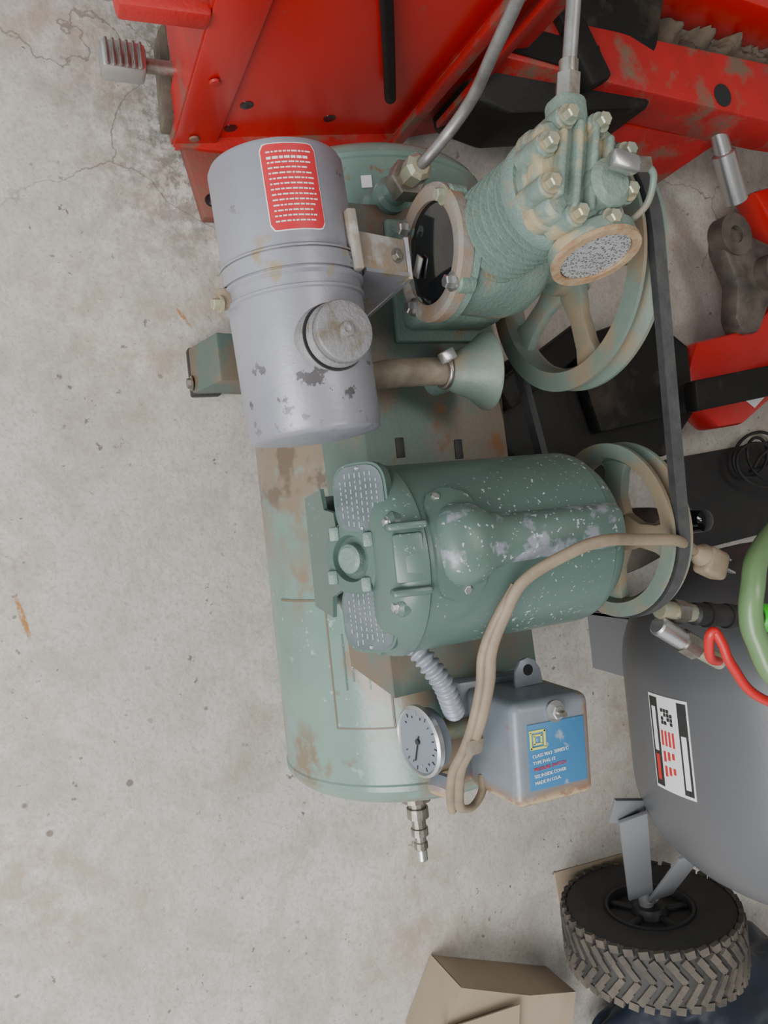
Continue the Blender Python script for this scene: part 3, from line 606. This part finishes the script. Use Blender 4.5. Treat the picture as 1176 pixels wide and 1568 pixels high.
# ------------------------------------------------------------ GRAY PORTABLE TANK
GT=empty("portable_compressor_tank")
GY,GZ,GR=.955,.425,.24
def gdome(x0,d,sg,n=14): return [(x0+sg*d*math.sin(math.pi/2*i/n),GR*math.cos(math.pi/2*i/n)**.85 if i<n else 0) for i in range(n+1)]
lathe("gray_tank_shell",list(reversed(gdome(.27,.17,-1)))+gdome(.43,.17,1),(0,GY,GZ),(1,0,0),GRAY,GT,seg=96,smooth=60)
SX=(1,0,0)
def st(n,a0,a1,s0,s1,m,th=.0008,rr=GR+.0004): patch("sticker_"+n,(0,GY,GZ),SX,(0,-1,0),rr,a0,a1,s0,s1,m,GT,th=th,n=6)
st("white",11.5,-5.5,.283,.412,WHT,rr=GR)
st("black_top",11,7.3,.287,.408,BLK)
st("black_low",-1.5,-5,.287,.408,BLK)
st("white_title",10,8.3,.30,.36,WHT,.0012)
st("red_title",9.9,8.4,.365,.40,RH,.0012)
st("white_title_low",-2.3,-4.2,.33,.40,WHT,.0012)
for i in range(4): st("flag_red_%d"%i,6.4-i*1.6,5.6-i*1.6,.330,.350,RH,.001)
for i in range(3): st("flag_red_b%d"%i,6.2-i*1.9,5.2-i*1.9,.358,.372-.003*i,RH,.001)
for i in range(3): st("flag_red_c%d"%i,6.2-i*1.9,5.2-i*1.9,.378,.392-.003*i,RH,.001)
for i in range(4):
    for j in range(4):
        if (i*3+j*5)%4!=1: st("qr_%d_%d"%(i,j),5.8-i*1.3,4.8-i*1.3,.300+j*.0055,.3045+j*.0055,BLK,.001)
prism("front_leg",[(.235,.93,.0),(.345,.93,.0),(.355,.93,.24),(.225,.93,.24)],(0,.006,0),GRAYB,GT)
prism("front_leg_side",[(.235,.93,.0),(.235,1.05,.0),(.235,1.05,.22),(.235,.93,.24)],(.005,0,0),GRAYB,GT)
strap("wheel_bracket_a",(.480,.730,.305),(.690,.845,.168),(-.006,.018,.010),.006,GRAYB,GT)
strap("wheel_bracket_a2",(.470,.700,.300),(.485,.760,.300),(.02,0,-.01),.006,GRAYB,GT)
strap("wheel_bracket_b",(.575,.850,.290),(.700,.880,.175),(-.006,.018,.010),.006,GRAYB,GT)
WC=Vector((.765,.872,.157)); WR=.152
cyl("axle",(.66,WC.y-.01,WC.z),(.80,WC.y,WC.z),.012,GRAYB,GT)
hexbolt("axle_nut",(.712,WC.y,WC.z),(-1,0,0),.012,.012,ZINC,GT)
q=.152/.160
tp=[(-.036,.072),(-.041,.080),(-.045,.10),(-.048,.128),(-.046,.146),(-.038,.154),(-.02,.1555),(.02,.1555),(.038,.154),(.046,.146),(.048,.128),(.045,.10),(.041,.080),(.036,.072)]
lathe("wheel_tire",[(h,r*q) for h,r in tp],WC,(1,0,0),TIRE,GT,seg=72,closed=True)
lathe("wheel_rim",[(-.030,.080*q),(-.043,.078*q),(-.043,.073*q),(-.026,.069*q),(-.022,.034),(-.044,.026),(-.046,.0)],WC,(1,0,0),RIMB,GT,seg=48)
lathe("wheel_rim_outer",[(.030,.080*q),(.043,.078*q),(.043,.073*q),(.026,.069*q),(.022,.034),(.044,.026),(.046,.0)],WC,(1,0,0),RIMB,GT,seg=48)
for i in range(5):
    a=R(72*i+20); box("rim_rib_%d"%i,WC+Vector((-.030,.046*math.cos(a),.046*math.sin(a))),(.014,.044,.012),RIMB,GT,rot=(72*i+20,0,0),bev=.003)
def treads():
    bm=bmesh.new(); n=40
    for i in range(n):
        a=2*math.pi*i/n
        for (x,off,tw,sx,sy) in ((-.010,0,38,.022,.0095),(.010,0,-38,.022,.0095),(-.027,.5,38,.020,.011),(.027,.5,-38,.020,.011),(-.042,.2,10,.012,.015),(.042,.2,-10,.012,.015)):
            aa=a+off*2*math.pi/n
            b2=bmesh.new(); bmesh.ops.create_cube(b2,size=1)
            for v in b2.verts: v.co=Vector((v.co.x*sx,v.co.y*sy,v.co.z*.008))
            rr=WR-.0045 if abs(x)<.035 else WR-.0072
            M=Matrix.Translation(WC+Vector((x,rr*math.cos(aa),rr*math.sin(aa))))@Matrix.Rotation(aa-math.pi/2,4,'X')@Matrix.Rotation(R(tw),4,'Z')
            b2.transform(M); me=bpy.data.meshes.new("t"); b2.to_mesh(me); b2.free(); bm.from_mesh(me); bpy.data.meshes.remove(me)
    fin("wheel_tread",bm,TREAD,GT,30)
treads()
cyl("silver_coupler_body",(.150,.575,.56),(.178,.617,.56),.011,ZINC,GT,24,bev=.002)
cyl("silver_coupler_collar",(.172,.608,.56),(.184,.626,.56),.0135,STEEL,GT,8)
cyl("silver_coupler_pipe",(.184,.626,.56),(.205,.66,.56),.009,BRASS,GT,20)
cyl("brass_tip",(.134,.580,.56),(.146,.630,.56),.010,BRASS,GT,12)
cyl("brass_tip_nut",(.139,.60,.56),(.143,.615,.56),.013,STEEL,GT,6)
cyl("black_coupler",(.146,.626,.56),(.165,.725,.56),.0125,BLK,GT,24,bev=.003)
for i in range(3): cyl("black_coupler_ring_%d"%i,(.150+i*.006,.645+i*.03,.56),(.1513+i*.006,.652+i*.03,.56),.014,BLK,GT,24)
cyl("green_collar",(.165,.725,.56),(.172,.758,.565),.0165,GHL,GT,32,bev=.003)
sweep("manifold_pipe",[(.172,.755,.565),(.18,.79,.60),(.20,.84,.66),(.22,.90,.67)],.012,BRASS,GT,seg=16)
cyl("manifold_post",(.22,.90,.62),(.22,.90,.70),.02,BRASS,GT,20,bev=.003)
sweep("green_air_hose",[(.06,1.10,.42),(.04,1.0,.52),(.035,.86,.60),(.052,.735,.61),(.082,.655,.63),(.113,.628,.64),(.140,.621,.64),(.166,.626,.64),(.212,.645,.65),(.25,.71,.69),(.24,.82,.72),(.22,.895,.70)],.0115,GH,GT,seg=16)
sweep("red_air_hose",[(.205,.66,.56),(.19,.62,.585),(.165,.605,.60),(.158,.608,.605),(.172,.615,.607),(.197,.626,.607),(.238,.662,.61),(.28,.76,.64),(.29,.86,.66)],.0052,RH,GT,seg=12)
# ------------------------------------------------------------ small things
SCN=empty("spray_can")
lathe("can_body",[(0,.026),(.002,.028),(.15,.028),(.158,.024),(.165,.020),(.168,.012)],(.075,1.055,0),(0,0,1),BLUE,SCN,seg=40)
lathe("can_cap",[(.165,.020),(.168,.022),(.195,.020),(.2,.012),(.2,0)],(.075,1.055,0),(0,0,1),DARK,SCN,seg=32)
lathe("spare_tire",[(-.03,.06),(-.035,.09),(-.028,.108),(.028,.108),(.035,.09),(.03,.06)],(.10,.90,.112),(1,.3,0),TREAD,None,seg=48,closed=True)
box("floor_shade_sheet",(.04,1.36,.004),(.20,.44,.008),BLK,None,rot=(0,0,4),bev=.002)  # black sheet added to stand in for shade on the floor
cc=[]
for i in range(40):
    a=i*.6; cc.append((-.05+.045*math.cos(a)+.0030*i*.4,1.40+.06*math.sin(a)+.03*math.sin(i*.4),.014+.0014*i))
sweep("coiled_black_cable",cc,.0035,BLK,None,seg=8,n=4)
CB=empty("cardboard_box")
dx=.032;dy=.02
def T(p): return [(x+dx,y+dy,z) for x,y,z in p]
prism("box_top_flap",T([(.735,.50,.105),(.80,.63,.095),(.835,.73,.085),(.98,.70,.075),(.93,.46,.09),(.83,.44,.10)]),(0,0,.004),CARD,CB)
prism("box_side",T([(.735,.50,.105),(.83,.44,.10),(.83,.44,.003),(.735,.50,.003)]),(.004,.002,0),CARD,CB)
prism("box_side_back",T([(.737,.503,.105),(.80,.63,.095),(.835,.73,.085),(.835,.73,.003),(.737,.503,.003)]),(.004,0,0),CARD,CB)
prism("box_loose_flap",T([(.78,.45,.115),(.795,.60,.112),(.95,.58,.105),(.90,.43,.11)]),(0,0,.003),CARD,CB)
def bag():
    bm=bmesh.new(); bmesh.ops.create_icosphere(bm,subdivisions=5,radius=1)
    for v in bm.verts:
        n=mnoise.fractal(v.co*2.2,1,2,4)
        v.co*=1+n*.12; v.co=Vector((v.co.x*.13,v.co.y*.25,v.co.z*.11 if v.co.z>0 else v.co.z*.05))
    bm.transform(Matrix.Translation((1.02,1.05,.058))); fin("black_trash_bag",bm,BAG,None,60)
bag()
prism("cardboard_sheet",[(.705,.790,.0),(.715,.95,.0),(.86,1.0,.0),(.84,.80,.0)],(0,0,.003),CARD,None)
box("cardboard_scrap",(.66,1.28,.02),(.14,.2,.04),CARD,None,rot=(0,0,12),bev=.004)
# ------------------------------------------------------------ light
w=bpy.data.worlds.new("world"); bpy.context.scene.world=w; w.use_nodes=True
bg=w.node_tree.nodes["Background"]; bg.inputs[0].default_value=(.88,.94,1,1); bg.inputs[1].default_value=1.0
def area(name,loc,tgt,size,sy,power,col=(1,1,1)):
    l=bpy.data.lights.new(name,'AREA'); l.shape='RECTANGLE'; l.size=size; l.size_y=sy; l.energy=power; l.color=col
    o=bpy.data.objects.new(name,l); o.location=loc; o.rotation_euler=(Vector(tgt)-Vector(loc)).to_track_quat('-Z','Y').to_euler(); C.objects.link(o)
area("garage_door_daylight",(1.2,-1.8,2.3),(0,.2,.1),2.4,1.5,132,(1,.985,.96))
area("overhead_fill",(-.4,.9,2.65),(0,.5,.3),1.4,.5,17,(1,.97,.93))  # unseen overhead fill light, added to lift the ambient level
# ------------------------------------------------------------ camera
cam=bpy.data.cameras.new("camera"); co_=bpy.data.objects.new("camera",cam); C.objects.link(co_)
th=R(24);rho=R(6)
fwd=Vector((0,math.sin(th),-math.cos(th)))
rdir=Vector((0,math.cos(th),math.sin(th))); ddir=Vector((1,0,0))
right=rdir*math.cos(rho)+ddir*math.sin(rho)
down=-rdir*math.sin(rho)+ddir*math.cos(rho)
Mx=Matrix((right,-down,-fwd)).transposed().to_4x4()
Mx.translation=Vector((0,0,1.17)); co_.matrix_world=Mx
cam.sensor_fit='VERTICAL'; cam.sensor_height=24; cam.lens=24*1135/1568; cam.clip_start=.02
bpy.context.scene.camera=co_
